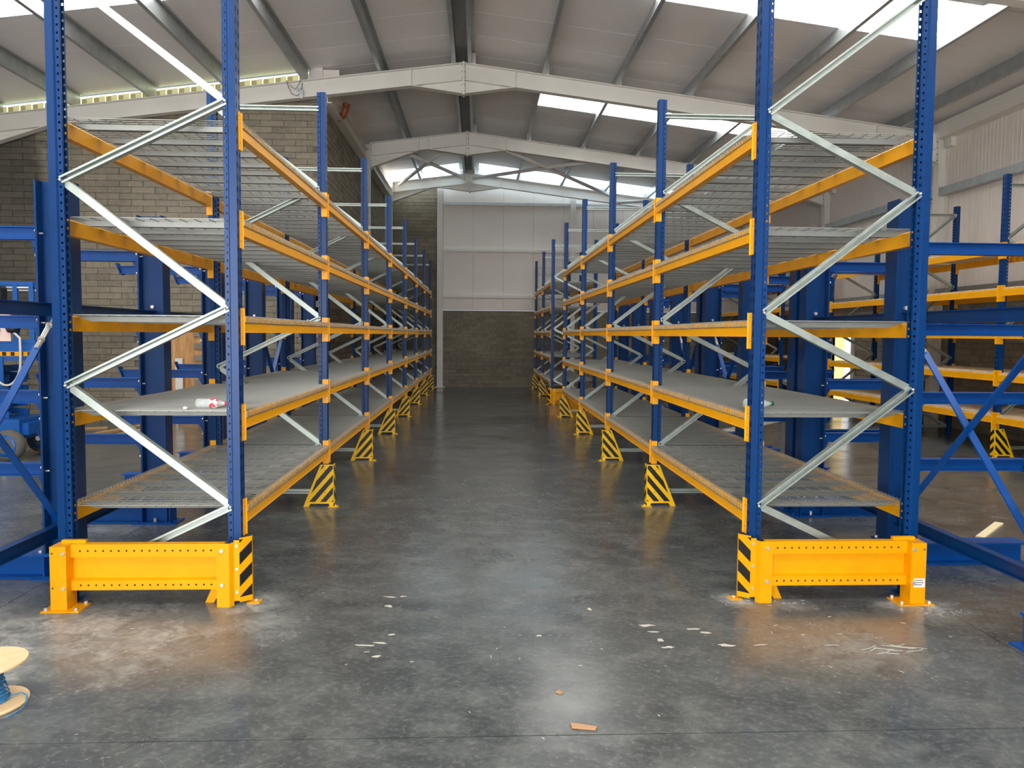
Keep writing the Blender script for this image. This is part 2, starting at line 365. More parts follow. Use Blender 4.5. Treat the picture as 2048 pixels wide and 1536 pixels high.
def rafter(y, x0, x1, name='rafter', m=STEELW):
    """a haunched I-section rafter from x0 to x1 (one slope) as one object with flanges, web, haunches and stiffeners"""
    mb = MB(); dep, fw, tf = .33, .17, .016
    def bot(x):
        b = ztop(x) - dep
        dx = abs(x - XR)
        if dx < 1.0: b -= .26 * (1 - dx / 1.0)
        for xe in (x0, x1):
            if abs(xe - XR) > .05:
                de = abs(x - xe); hl = 1.25
                if de < hl: b -= (.30 if abs(xe - XR) < 4 else .26) * (1 - de / hl)
        return b
    sgn = 1 if x1 > x0 else -1
    lo, hi = min(x0, x1), max(x0, x1)
    ends = sorted(set([lo, hi] + [x for x in (XR + 1, XR - 1) if lo < x < hi] + [x for xe in (x0, x1) if abs(xe - XR) > .05 for x in [xe + (1 if xe < XR else -1) * 1.25] if lo < x < hi]))
    for a, b in zip(ends, ends[1:]):
        za, zb, ba, bb = ztop(a), ztop(b), bot(a + 1e-6), bot(b - 1e-6)
        for (q, w) in (([(a, za - tf), (b, zb - tf), (b, zb), (a, za)], fw), ([(a, ba), (b, bb), (b, bb + tf), (a, ba + tf)], fw), ([(a, ba + tf), (b, bb + tf), (b, zb - tf), (a, za - tf)], .012)):
            mb.prism(q, lambda u, v, ww: (u, y + ww, v), -w / 2, w / 2)
        if bb < zb - dep - .01 or ba < za - dep - .01:     # inner flange line over a haunch
            mb.prism([(a, za - dep), (b, zb - dep), (b, zb - dep + tf), (a, za - dep + tf)], lambda u, v, ww: (u, y + ww, v), -fw / 2 + .004, fw / 2 - .004)
    o = obj(name, mb.mesh(name, m), ceiling)
    for x in ends[1:-1]:
        obj('stiffener', MB().prism([(x - .006, bot(x) + .01), (x + .006, bot(x) + .01), (x + .006, ztop(x) - .01), (x - .006, ztop(x) - .01)], lambda u, v, w: (u, y + w, v), -fw / 2 + .01, fw / 2 - .01).mesh('stiffener', m), o)
    for xe in (x0, x1):
        s_ = 1 if xe <= lo + 1e-6 else -1
        b_ = bot(xe + s_ * 1e-6)
        obj('end_plate', MB().box(min(xe, xe + s_ * .02), max(xe, xe + s_ * .02), y - .1, y + .1, b_ - .02, ztop(xe) + .01).mesh('end_plate', m), o)
        bb = MB()
        for k in range(5):
            for yy in (-.06, .06):
                z = b_ + .05 + k * (ztop(xe) - b_ - .1) / 4
                xx = xe + s_ * .02
                bb.cyl((xx, y + yy, z), (xx + s_ * .014, y + yy, z), .013, 6)
        obj('plate_bolts', bb.mesh('plate_bolts', STEELG), o)
    return o
for y in FY:
    m = STEELW
    rafter(y, XR, 9.1, m=m)
    rafter(y, XR, -9.4 if y < 15 else -2.81, m=m)
# roof bracing between the last two frames
for p, q in (((-.87, 19.73, 6.55), (-2.6, 24.6, 6.55)), ((-1.9, 19.73, 6.42), (-.5, 24.6, 6.8)), ((.68, 19.73, 6.55), (4.34, 24.6, 6.28)), ((2.9, 19.73, 6.3), (-.2, 24.6, 6.8)), ((4.6, 19.73, 6.05), (8.9, 24.6, 5.65)), ((8.8, 19.73, 5.6), (4.5, 24.6, 6.1))):
    obj('brace_tube', MB().cyl(p, q, .052, 10).mesh('brace_tube', STEELW, True), ceiling)

# ------------- block walls
def block_field(parent, y_or_x, axis, a0, a1, z0, z1, facing, keep, limit=300, skip=None, zt=None, bl=.45, bh=.12, off=.0):
    """coursed blocks along x (axis 'x', wall face y) or along y (axis 'y', wall face x); those keep() likes are objects, the rest one joined part"""
    sh = {}
    rest = MB(); n = 0; row = 0; z = z0
    while z + bh * .6 < z1:
        a = a0 - (bl / 2 if row % 2 else 0)
        while a < a1 - .02:
            s0, s1 = max(a, a0), min(a + bl - .009, a1)
            h = bh - .009; zz = z
            top = min(z + h, (zt((s0 + s1) / 2) if zt else z + h))
            if s1 - s0 > .05 and top - z > .03 and not (skip and skip((s0 + s1) / 2, z + h / 2)):
                pr = random.uniform(-.004, .006)
                full = abs(s1 - s0 - (bl - .009)) < 1e-6 and abs(top - z - h) < 1e-6
                def dims(A0, A1, Z0, Z1):
                    t = .03
                    if axis == 'x': return (A0, A1, min(y_or_x, y_or_x + facing * -t), max(y_or_x, y_or_x - facing * t), Z0, Z1)
                    return (min(y_or_x, y_or_x - facing * t), max(y_or_x, y_or_x - facing * t), A0, A1, Z0, Z1)
                if n < limit and keep((s0 + s1) / 2, z + h / 2):
                    n += 1
                    if full:
                        if 'f' not in sh:
                            b = MB()
                            if axis == 'x': b.box(0, bl - .009, -.015, .015, 0, h)
                            else: b.box(-.015, .015, 0, bl - .009, 0, h)
                            sh['f'] = b.mesh('block', BLOCK)
                        base = y_or_x - facing * .015 + facing * pr
                        obj('block', sh['f'], parent, (s0, base, z) if axis == 'x' else (base, s0, z))
                    else:
                        b = MB().box(*dims(s0, s1, z, top)); obj('block', b.mesh('block', BLOCK), parent)
                else:
                    d = list(dims(s0, s1, z, top)); k = 2 if axis == 'x' else 0
                    d[k] += facing * pr; d[k + 1] += facing * pr
                    rest.box(*d)
            a += bl
        z += bh; row += 1
    if rest.f: obj('block_courses', rest.mesh('block_courses', BLOCK, fix=False), parent, kind='stuff')

DX0, DX1, DZ = -6.62, -5.40, 2.12
wl_ = struct('wall_left')      # stepped block wall facing the camera, with a boarded doorway
mb = MB(); t0 = YSTEP + .02
mb.prism([(XLW, 0), (DX0, 0), (DX0, DZ), (DX1, DZ), (DX1, 0), (XIN, 0), (XIN, ztop(XIN) - .05), (XLW, ztop(XLW) - .05)], lambda u, v, w: (u, w, v), t0, t0 + .2)
obj('mortar_backing', mb.mesh('mortar_backing', MORTAR), wl_)
block_field(wl_, YSTEP, 'x', XLW, XIN, 0, 6.6, -1, lambda x, z: 1.9 < z < 4.6 and x > -9.2, 300, lambda x, z: DX0 < x < DX1 and z < DZ, lambda x: ztop(x) - .1)
# side wall running back
ws = struct('wall_inner_side', MB().box(XIN - .2, XIN - .02, YSTEP, YBACK, 0, 6.2).mesh('wall_inner_side', MORTAR))
block_field(ws, XIN, 'y', YSTEP, YBACK, 0, 6.2, 1, lambda y, z: y < 18.5 and 3.1 < z < 6.2, 200)
# gable
wb = struct('wall_back', MB().box(-3.1, XRW, YBACK + .02, YBACK + .2, 0, 2.56).box(-3.1, -1.3, YBACK + .02, YBACK + .2, 2.56, 6.7).mesh('wall_back', MORTAR))
block_field(wb, YBACK, 'x', -3.04, -1.39, 0, 6.7, -1, lambda x, z: 4.2 < z < 6.4, 60, None, lambda x: ztop(x) - .1)
block_field(wb, YBACK, 'x', -1.2, XRW, 0, 2.57, -1, lambda x, z: x < 1.9, 240)
x = -1.2
while x < XRW:
    x1 = min(x + 1.0, XRW)
    mb = MB().prism([(x + .003, 2.57), (x1 - .003, 2.57), (x1 - .003, zroof(x1)), (x + .003, zroof(x))], lambda u, v, w: (u, w, v), YBACK - .03, YBACK + .05)
    rb = mb
    for k in range(1, 10): rb.box(x + k * .1 - .004, x + k * .1 + .004, YBACK - .034, YBACK - .03, 2.58, min(zroof(x), zroof(x1)) - .02)
    obj('cladding_panel', rb.mesh('cladding_panel', PANEL), wb); x += 1.0
obj('mortar_backing', MB().prism([(-1.3, 2.57), (XRW, 2.57), (XRW, zroof(XRW)), (XR, zroof(XR)), (-1.3, zroof(-1.3))], lambda u, v, w: (u, w, v), YBACK + .08, YBACK + .2).mesh('cladding_backing', RIDGE), wb)
CR = [(-.1, -.03), (.1, -.03), (.1, .03), (.085, .03), (.085, -.018), (-.085, -.018), (-.085, .03), (-.1, .03)]
for z in (3.07, 4.59, 6.12):
    obj('sheeting_rail', MB().box(-1.2, XRW, YBACK - .12, YBACK - .03, z - .015, z + .0).box(-1.2, XRW, YBACK - .125, YBACK - .115, z - .09, z).mesh('sheeting_rail', STEELW if z < 6 else PURLIN), wb)
for x in (-1.295, 3.095):
    obj('gable_post', MB().sweep(IB(.19, .19, .01, .014), (x, YBACK - .14, 0), (x, YBACK - .14, ztop(x) - .3), (0, 1, 0)).box(x - .17, x + .17, YBACK - .26, YBACK - .03, 0, .015).mesh('gable_post', STEELW), wb)
obj('gable_rafter', MB().bar((-3.0, YBACK - .08, ztop(-3.0) + .02), (XR, YBACK - .08, ztop(XR) + .02), .08, .12).bar((XR, YBACK - .08, ztop(XR) + .02), (9.2, YBACK - .08, ztop(9.2) + .02), .08, .12).mesh('gable_rafter', STEELG), wb)
# right-hand side wall: block base, cladding, rails, eaves beam, columns, doorway
DY0, DY1, DH = 18.32, 19.45, 2.08
wr = struct('wall_right', MB().box(XRW + .02, XRW + .2, YFRONT, DY0, 0, 2.56).box(XRW + .02, XRW + .2, DY1, YBACK, 0, 2.56).box(XRW + .02, XRW + .2, DY0, DY1, DH, 2.56).box(XRW + .02, XRW + .2, YFRONT, YBACK, 2.56, zroof(XRW)).mesh('wall_right', MORTAR))
block_field(wr, XRW, 'y', 8.0, YBACK, 0, 2.57, -1, lambda y, z: 11.0 < y < 17.5, 290, lambda y, z: DY0 - .05 < y < DY1 + .05 and z < DH)
y = YFRONT
while y < YBACK - .1:
    y1 = min(y + 1.0, YBACK)
    mb = MB().box(XRW - .03, XRW + .0, y + .003, y1 - .003, 2.57, zroof(XRW))
    for k in range(1, 10): mb.box(XRW - .034, XRW - .03, y + k * .1 - .004, y + k * .1 + .004, 2.58, zroof(XRW) - .05)
    obj('cladding_panel', mb.mesh('cladding_panel', PANEL), wr); y += 1.0
for z in (2.66, 4.66):
    for a, b in zip(FY, FY[1:]):
        obj('sheeting_rail', MB().sweep([(0, 0), (.008, 0), (.008, .15), (0, .15)], (XRW - .2, a + .1, z - .07), (XRW - .2, b - .1, z - .07)).box(XRW - .2, XRW - .03, a + .1, b - .1, z - .078, z - .07).mesh('sheeting_rail', PURLIN), wr)
obj('eaves_beam', MB().box(9.06, 9.12, YFRONT, YBACK - .1, 5.72, 5.98).box(9.06, 9.27, YFRONT, YBACK - .1, 5.70, 5.72).box(9.06, 9.27, YFRONT, YBACK - .1, 5.98, 6.0).mesh('eaves_beam', STEELW), wr)
for yf in FY:
    obj('column', MB().sweep(IB(.17, .2, .01, .014), (9.2, yf, 0), (9.2, yf, ztop(9.2)), (1, 0, 0)).mesh('column', STEELW), wr)
    obj('column_bracket', MB().box(9.2, 9.3, yf + .1, yf + .3, 4.52, 4.56).box(9.2, 9.3, yf - .3, yf - .1, 5.52, 5.74).mesh('column_bracket', STEELW), wr)
# inner side columns + valley beam
for yf in FY[4:]:
    obj('column', MB().sweep(IB(.17, .32, .01, .016), (-2.975, yf, 0), (-2.975, yf, ztop(-2.98)), (1, 0, 0)).mesh('column', STEELW), ws)
obj('eaves_beam', MB().box(-3.06, -2.86, YSTEP - .1, YBACK - .1, 6.20, 6.22).box(-2.98, -2.94, YSTEP - .1, YBACK - .1, 6.22, 6.46).box(-3.06, -2.86, YSTEP - .1, YBACK - .1, 6.46, 6.48).mesh('eaves_beam', STEELW), ws)
obj('infill_sheet', MB().box(-3.06, -3.03, YSTEP - .1, YBACK - .1, 6.48, zroof(-3.05)).mesh('infill_sheet', PANEL), ws)
# far left wall and the front wall with its big open gate (behind the camera)
struct('wall_far_left', MB().box(XLW - .2, XLW, YFRONT, YSTEP, 0, zroof(XLW)).mesh('wall_far_left', PANEL))
wf = struct('wall_front', MB().prism([(XLW, 0), (-6.3, 0), (-6.3, 4.7), (2.4, 4.7), (2.4, 0), (XRW, 0), (XRW, zroof(XRW)), (XR, zroof(XR)), (XLW, zroof(XLW))], lambda u, v, w: (u, w, v), YFRONT - .2, YFRONT).mesh('wall_front', PANEL))
# translucent strip over the stepped wall
tr = struct('window_1')
x = -9.5
k = 0
dull2, dull = MB(), MB()
while x < -3.35:
    x1 = x + .115
    (dull if k % 2 else dull2).prism([(x + .004, ztop(x) - .06), (x1 - .004, ztop(x1) - .06), (x1 - .004, zroof(x1) - .05), (x + .004, zroof(x) - .05)], lambda u, v, w: (u, w, v), YSTEP + (.02 if k % 2 else .05), YSTEP + (.03 if k % 2 else .06)); x = x1; k += 1
obj('corrugated_sheet', dull.mesh('corrugated_sheet', GRP), tr); obj('corrugated_sheet', dull2.mesh('corrugated_sheet', GRPD), tr)
obj('pane', MB().prism([(-9.5, ztop(-9.5) - .06), (-3.3, ztop(-3.3) - .06), (-3.3, zroof(-3.3)), (-9.5, zroof(-9.5))], lambda u, v, w: (u, w, v), YSTEP + .09, YSTEP + .1).mesh('pane', GRPB), tr)
obj('closing_panel', MB().box(-3.3, -2.72, YSTEP - .06, YSTEP - .03, 6.62, 6.84).mesh('closing_panel', PANEL), wl_)

# doorway in the side wall, daylight outside
d1 = struct('door_1')
obj('door_frame', MB().box(XRW - .06, XRW + .22, DY0 - .05, DY0, 0, DH + .05).box(XRW - .06, XRW + .22, DY1, DY1 + .05, 0, DH + .05).box(XRW - .06, XRW + .22, DY0, DY1, DH, DH + .05).mesh('door_frame', WHITEP), d1)
obj('glowing_leaf', MB().box(XRW + .08, XRW + .12, DY0 + .60, DY1 - .01, .02, DH - .01).mesh('glowing_leaf', CREAM), d1)  # added leaf, glows by itself in place of sunlit cream
struct('ground_outside', MB().box(XRW + .3, XRW + 30, -20, 60, -.2, -.05).mesh('ground_outside', STEELW))
# boarded doorway
d2 = struct('door_2')
for (a, b, dy) in ((DX0 + .13, -5.98, .05), (-5.985, DX1 + .02, .04)):
    obj('plywood_sheet', MB().box(a, b, YSTEP + dy, YSTEP + dy + .02, 0, DZ + .01).mesh('plywood_sheet', PLY), d2)
obj('timber_batten', MB().box(-6.0, -5.95, YSTEP + .02, YSTEP + .04, 0, DZ).mesh('timber_batten', TIMBER), d2)
obj('door_reveal', MB().box(DX0 - .01, DX0 + .13, YSTEP + .1, YSTEP + .2, 0, DZ).mesh('door_reveal', MORTAR), d2)

# ------------------------------------------------------------------ pallet racks
L, UW, UD, HT, DEP = 2.8, .09, .085, 4.16, 1.165
LEV = [.6625 + .6268 * k for k in range(5)]
def upright_mesh(dx, slots=True, h=HT):
    """roll-formed open omega post; face plane at x=0, depth towards dx, width along +y"""
    mb = MB()
    prof = [(.028, .085), (.012, .085), (.012, .055), (0, .046), (0, 0), (.09, 0), (.09, .046), (.078, .055), (.078, .085), (.062, .085)]
    P = lambda yd, z: (dx * yd[1], yd[0], z)
    def strip(a, b): mb.face([P(a, 0), P(b, 0), P(b, h), P(a, h)])
    def holed(a, b, lo, hi, pitch, z0, hh):
        """panel a-b with a column of holes between fractions lo..hi"""
        L_ = lambda t: (a[0] + (b[0] - a[0]) * t, a[1] + (b[1] - a[1]) * t)
        q, r = L_(lo), L_(hi)
        strip(a, q); strip(r, b); z = 0.; zz = z0
        while zz + hh < h - .02:
            mb.face([P(q, z), P(r, z), P(r, zz), P(q, zz)]); z = zz + hh; zz += pitch
        mb.face([P(q, z), P(r, z), P(r, h), P(q, h)])
    for i in range(9):
        a, b = prof[i], prof[i + 1]
        if slots and i == 4:
            mid = (.045, 0); holed(a, mid, .30, .58, .075, .03, .034); holed(mid, b, .42, .70, .075, .03, .034)
        elif slots and i in (1, 7): holed(a, b, .35, .72, .05, .06, .014)
        else: strip(a, b)
    # front groove lines
    return mb.mesh('upright', BLUE, fix=False)
UPR = {d: upright_mesh(d) for d in (1, -1)}
BASEP = MB().box(-.02, .1, -.02, .11, 0, .006).mesh('base_plate', BLUE)

def beam_mesh(dx, length):
    q = [(-.012, -.152), (-.016, -.154), (-.016, -.160), (.040, -.160), (.040, -.066), (.03, -.057), (-.004, -.057), (-.012, -.066)]
    return MB().prism(q, lambda u, v, w: (dx * u, w, v), .004, length - .004).mesh('beam', ORANGE)
def connector_mesh(dx, inner):
    """inner=+1: plate at the start of the beam (reaching back over the post), -1: at its end"""
    mb = MB(); s = -inner
    y0, y1 = sorted((0, s * .044))
    mb.box(*sorted((dx * -.005, dx * -.001)), y0, y1, -.241, 0)
    b0, b1 = sorted((0, inner * .005))
    mb.box(*sorted((dx * -.014, dx * .045)), b0, b1, -.241, 0)
    for z in (-.025, -.05, -.195):
        yy = s * (.022 if z != -.025 else .034)
        mb.cyl((dx * -.004, yy, z), (dx * -.0056, yy, z), .0045, 6, 1)
    return mb.mesh('end_connector', [ORANGE, HOLE])
def deck_mesh(dx, wid, dep):
    mb = MB(); r = .0024
    n = int(round(wid / .05)); sq = [(-r, -r), (r, -r), (r, r), (-r, r)]
    for i in range(n + 1):
        y = i * wid / n
        a = dx * -.0165; b = dx * (dep + .0165)
        for p, q, up in (((a, y, -.042), (a, y, 0), (0, 1, 0)), ((a, y, 0), (b, y, 0), (0, 0, 1)), ((b, y, 0), (b, y, -.042), (0, 1, 0))):
            mb.sweep(sq, p, q, up, caps=False)
    m = int(round(dep / .1))
    for j in range(m + 1):
        x = dx * (.02 + j * (dep - .04) / m); mb.sweep(sq, (x, 0, -.005), (x, wid, -.005), caps=False)
    for x in (dx * -.0165, dx * (dep + .0165)): mb.sweep(sq, (x, 0, -.042), (x, wid, -.042), caps=False)
    return mb.mesh('mesh_deck', WIREM, fix=False)
def channel_mesh(dx, dep):
    mb = MB(); w = .055; a, b, a2, b2 = .045, dep - .045, .14, dep - .14
    for s in (-1, 1):
        y = s * w / 2
        mb.face([(dx * a, y, -.008), (dx * a2, y * .8, -.042), (dx * b2, y * .8, -.042), (dx * b, y, -.008)])
    mb.face([(dx * a2, -w * .4, -.042), (dx * b2, -w * .4, -.042), (dx * b2, w * .4, -.042), (dx * a2, w * .4, -.042)])
    for p, q in ((a, a2), (b, b2)): mb.face([(dx * p, -w / 2, -.008), (dx * q, -w * .4, -.042), (dx * q, w * .4, -.042), (dx * p, w / 2, -.008)])
    mb.face([(dx * a, -w / 2, -.008), (dx * b, -w / 2, -.008), (dx * b, w / 2, -.008), (dx * a, w / 2, -.008)])
    return mb.mesh('support_channel', CHANM)
def brace_mesh(dx, d0, z0, d1, z1, opens, dep, yoff):
    q = [(a, (b - .024)) for a, b in LC(.046, .048, .003, .012)]
    up = (0, opens, 0)
    return MB().sweep(q, (dx * d0, yoff, z0), (dx * d1, yoff, z1), up).mesh('brace', ZINC)
BOLTM = MB().cyl((0, 0, 0), (0, -.012, 0), .0105, 8).cyl((0, -.012, 0), (0, -.016, 0), .0105, 8, 0, .006).mesh('bolt', BOLT, True)

RMESH = {}
def pallet_rack(label, xf, dx, y0, frames, bays, dep=DEP, pitch=L, decking='mesh', levels=range(5), cat='pallet rack', group=None):
    root = thing('pallet_rack', label, cat, (xf, y0 + frames[0] * pitch, 0), group=group)
    Y = lambda k: (k - frames[0]) * pitch
    key = (dx, dep, pitch)
    if key not in RMESH:
        f, b = .068, dep - .068
        br = []
        nodes = [(b, .13), (f, .62), (b, 1.41), (f, 1.915), (b, 2.71), (f, 3.22), (b, 4.0)]
        for (p, q) in zip(nodes, nodes[1:]):
            rising_right = ((q[0] - p[0]) * dx > 0)
            opens = -1 if rising_right else 1
            br.append((brace_mesh(dx, p[0], p[1], q[0], q[1], opens, dep, .030 if rising_right else .052), p, q))
        br.append((brace_mesh(dx, f, 4.0, b, 4.0, -1, dep, .030), None, None)); br.append((brace_mesh(dx, f, .13, b, .13, -1, dep, .052), None, None))
        RMESH[key] = dict(br=br, beamf=beam_mesh(dx, pitch - UW), beamb=beam_mesh(-dx, pitch - UW), cf=(connector_mesh(dx, 1), connector_mesh(dx, -1)), cb=(connector_mesh(-dx, 1), connector_mesh(-dx, -1)),
                          deck=deck_mesh(dx, (pitch - UW) / 2 - .012, dep), chan=channel_mesh(dx, dep))
    R = RMESH[key]
    for k in frames:
        for (x, d) in ((0, dx), (dx * dep, -dx)):
            u = obj('upright', UPR[d], root, (x, Y(k), 0)); obj('base_plate', BASEP, u, (.01 if d > 0 else -.09, 0, 0))
        for (m, p, q) in R['br']:
            o = obj('brace', m, root, (0, Y(k), 0))
            if p is not None and y0 + k * pitch < 14:
                obj('bolt', BOLTM, o, (dx * q[0], .012, q[1]))
    for k in bays:
        for li in levels:
            z = LEV[li]
            for (x, d, bm, cn) in ((0, dx, R['beamf'], R['cf']), (dx * dep, -dx, R['beamb'], R['cb'])):
                b = obj('beam', bm, root, (x, Y(k) + UW, z))
                obj('end_connector', cn[0], b); obj('end_connector', cn[1], b, (0, pitch - UW, 0))
            if decking == 'mesh':
                w = (pitch - UW) / 2
                for s in (0, 1):
                    dk = obj('mesh_deck', R['deck'], root, (0, Y(k) + UW + .006 + s * w, z - .052 + random.uniform(-.001, .003)))
                    for c in (.09, .44, .79, 1.14): obj('support_channel', R['chan'], dk, (0, c + .04, 0))
            else:
                n = 19; st = (pitch - UW - .04) / n
                for i in range(n):
                    obj('plank', PLANKM[(dx, dep)], root, (0, Y(k) + UW + .02 + i * st, z - .056 + random.uniform(0, .002)))
    return root
PLANKM = {(1, 1.08): MB().box(-.008, 1.088, 0, .105, 0, .02).mesh('plank', CHIP)}
XLF, XRF, YL, YRR = -1.545, 1.82, 4.9042, 4.9001
pallet_rack('long blue and orange pallet rack run with wire mesh decks, beside the grey block wall', XLF, -1, YL, list(range(8)), list(range(7)))
pallet_rack('four-bay blue and orange mesh-deck rack with the green-capped bottle lying on it', XRF, 1, YRR, [0, 1, 2, 3, 4], [0, 1, 2, 3])
pallet_rack('far two-bay blue and orange mesh-deck rack beyond the walkway gap, against the end wall', XRF, 1, YRR, [5, 6, 7], [5, 6])
pallet_rack('blue pallet rack with timber plank shelves behind the blue X-braced cantilever rack', 7.68, 1, 8.05, [0, 1, 2, 3], [0, 1, 2], 1.08, 2.7, 'plank')
pallet_rack('distant blue pallet rack with timber plank shelves, past the bright side doorway', 7.62, 1, 18.65, [0, 1, 2], [0, 1], 1.08, 2.7, 'plank')

# ------------------------------------------------------------------ column guards
def clip(poly, nx, ny, c):
    out = []
    for i in range(len(poly)):
        a, b = poly[i], poly[(i + 1) % len(poly)]
        da, db = a[0] * nx + a[1] * ny - c, b[0] * nx + b[1] * ny - c
        if da <= 0: out.append(a)
        if da * db < 0:
            t = da / (da - db); out.append((a[0] + (b[0] - a[0]) * t, a[1] + (b[1] - a[1]) * t))
    return out
def stripes(poly, slope, period, phase, frac=.5):
    """bands v - slope*u in [phase+n*period, +frac*period]"""
    res = []; s = [v - slope * u for u, v in poly]; n0 = math.floor((min(s) - phase) / period) - 1; n1 = math.ceil((max(s) - phase) / period) + 1
    for n in range(n0, n1):
        lo = phase + n * period; hi = lo + frac * period
        p = clip(poly, -slope, 1, hi)
        if len(p) > 2: p = clip(p, slope, -1, -lo)
        if len(p) > 2: res.append(p)
    return res
GUARD = {}
def guard_meshes(dx):
    """u = distance from the post face into the aisle (so x = -dx*u); side plates at y=-.10 and y=.17"""
    if dx in GUARD: return GUARD[dx]
    mb = MB(); T = .006
    F = lambda u, v, w: (-dx * u, w, v)
    side = [(-.225, 0), (-.17, 0), (-.15, .03), (.03, .03), (.045, 0), (.074, 0), (.074, .43), (-.05, .43)]
    mb.prism(side, F, -.10, -.10 + T)
    # rounded corner into the aisle plate
    for y, s in ((-.10, 1),):
        mb.prism([(.074, y), (.080, y + s * .008), (.080 - T, y + s * .012), (.070, y + s * T)], lambda u, v, w: (-dx * u, v, w), .03, .43)
    mb.prism([(.074, -.092), (.080, -.092), (.080, .0), (.074, .0)], lambda u, v, w: (-dx * u, v, w), .03, .43)
    for y in (-.13,): mb.box(*sorted((-dx * .03, -dx * .13)), y, y + .05, 0, .006)
    for y in (-.115,):
        for u in (.10,): mb.cyl((-dx * u, y + .01, .006), (-dx * u, y + .01, .022), .010, 6)
    body = mb.mesh('guard_body', GYEL)
    st = MB()
    reg = [(-.178, .05), (.074, .05), (.074, .42), (-.03, .42)]
    for y, s in ((-.10, -1),):
        for p in stripes(reg, 1.16, .128, .045, .54): st.prism(p, F, y + s * .0004, y + s * .0012)
    reg2 = [(-.078, .052), (-.002, .052), (-.002, .42), (-.078, .42)]
    for p in stripes(reg2, -.9, .128, .045): st.prism(p, lambda u, v, w: (-dx * w, u, v), .0804, .0812)
    hs = MB()
    for i in range(5):
        hs.cyl((-dx * -.005, -.1008, .07 + .075 * i), (-dx * -.005, -.1014, .07 + .075 * i), .005, 6)
    GUARD[dx] = (body, st.mesh('hazard_stripes', BLACKT), hs.mesh('bolt_holes', HOLE)); return GUARD[dx]
def guard(xf, dx, y, label, group=None):
    g = thing('column_guard', label, 'column guard', (xf, y, 0), group=group)
    b, s, h = guard_meshes(dx); obj('guard_body', b, g); obj('hazard_stripes', s, g); obj('bolt_holes', h, g)
    return g
ORD = ['', 'second', 'third', 'fourth', 'fifth', 'sixth', 'seventh', 'eighth']
for k in range(1, 8):
    guard(XLF, -1, YL + k * L, 'black-striped yellow guard at the %s post along the rack beside the block wall%s' % (ORD[k + 1] if k < 7 else 'last', ''))
for k in (1, 2, 3, 4):
    guard(XRF, 1, YRR + k * L, 'black-striped yellow guard at the %s post of the rack holding the green-capped bottle' % (ORD[k + 1] if k < 4 else 'last'))
for k, w in ((6, 'middle'), (7, 'last')):
    guard(XRF, 1, YRR + k * L, 'black-striped yellow guard at the %s post of the far two-bay rack by the end wall' % w)
guard(7.68, 1, 10.75, 'black-striped yellow guard under the timber-shelved rack, seen beyond the blue X-brace')

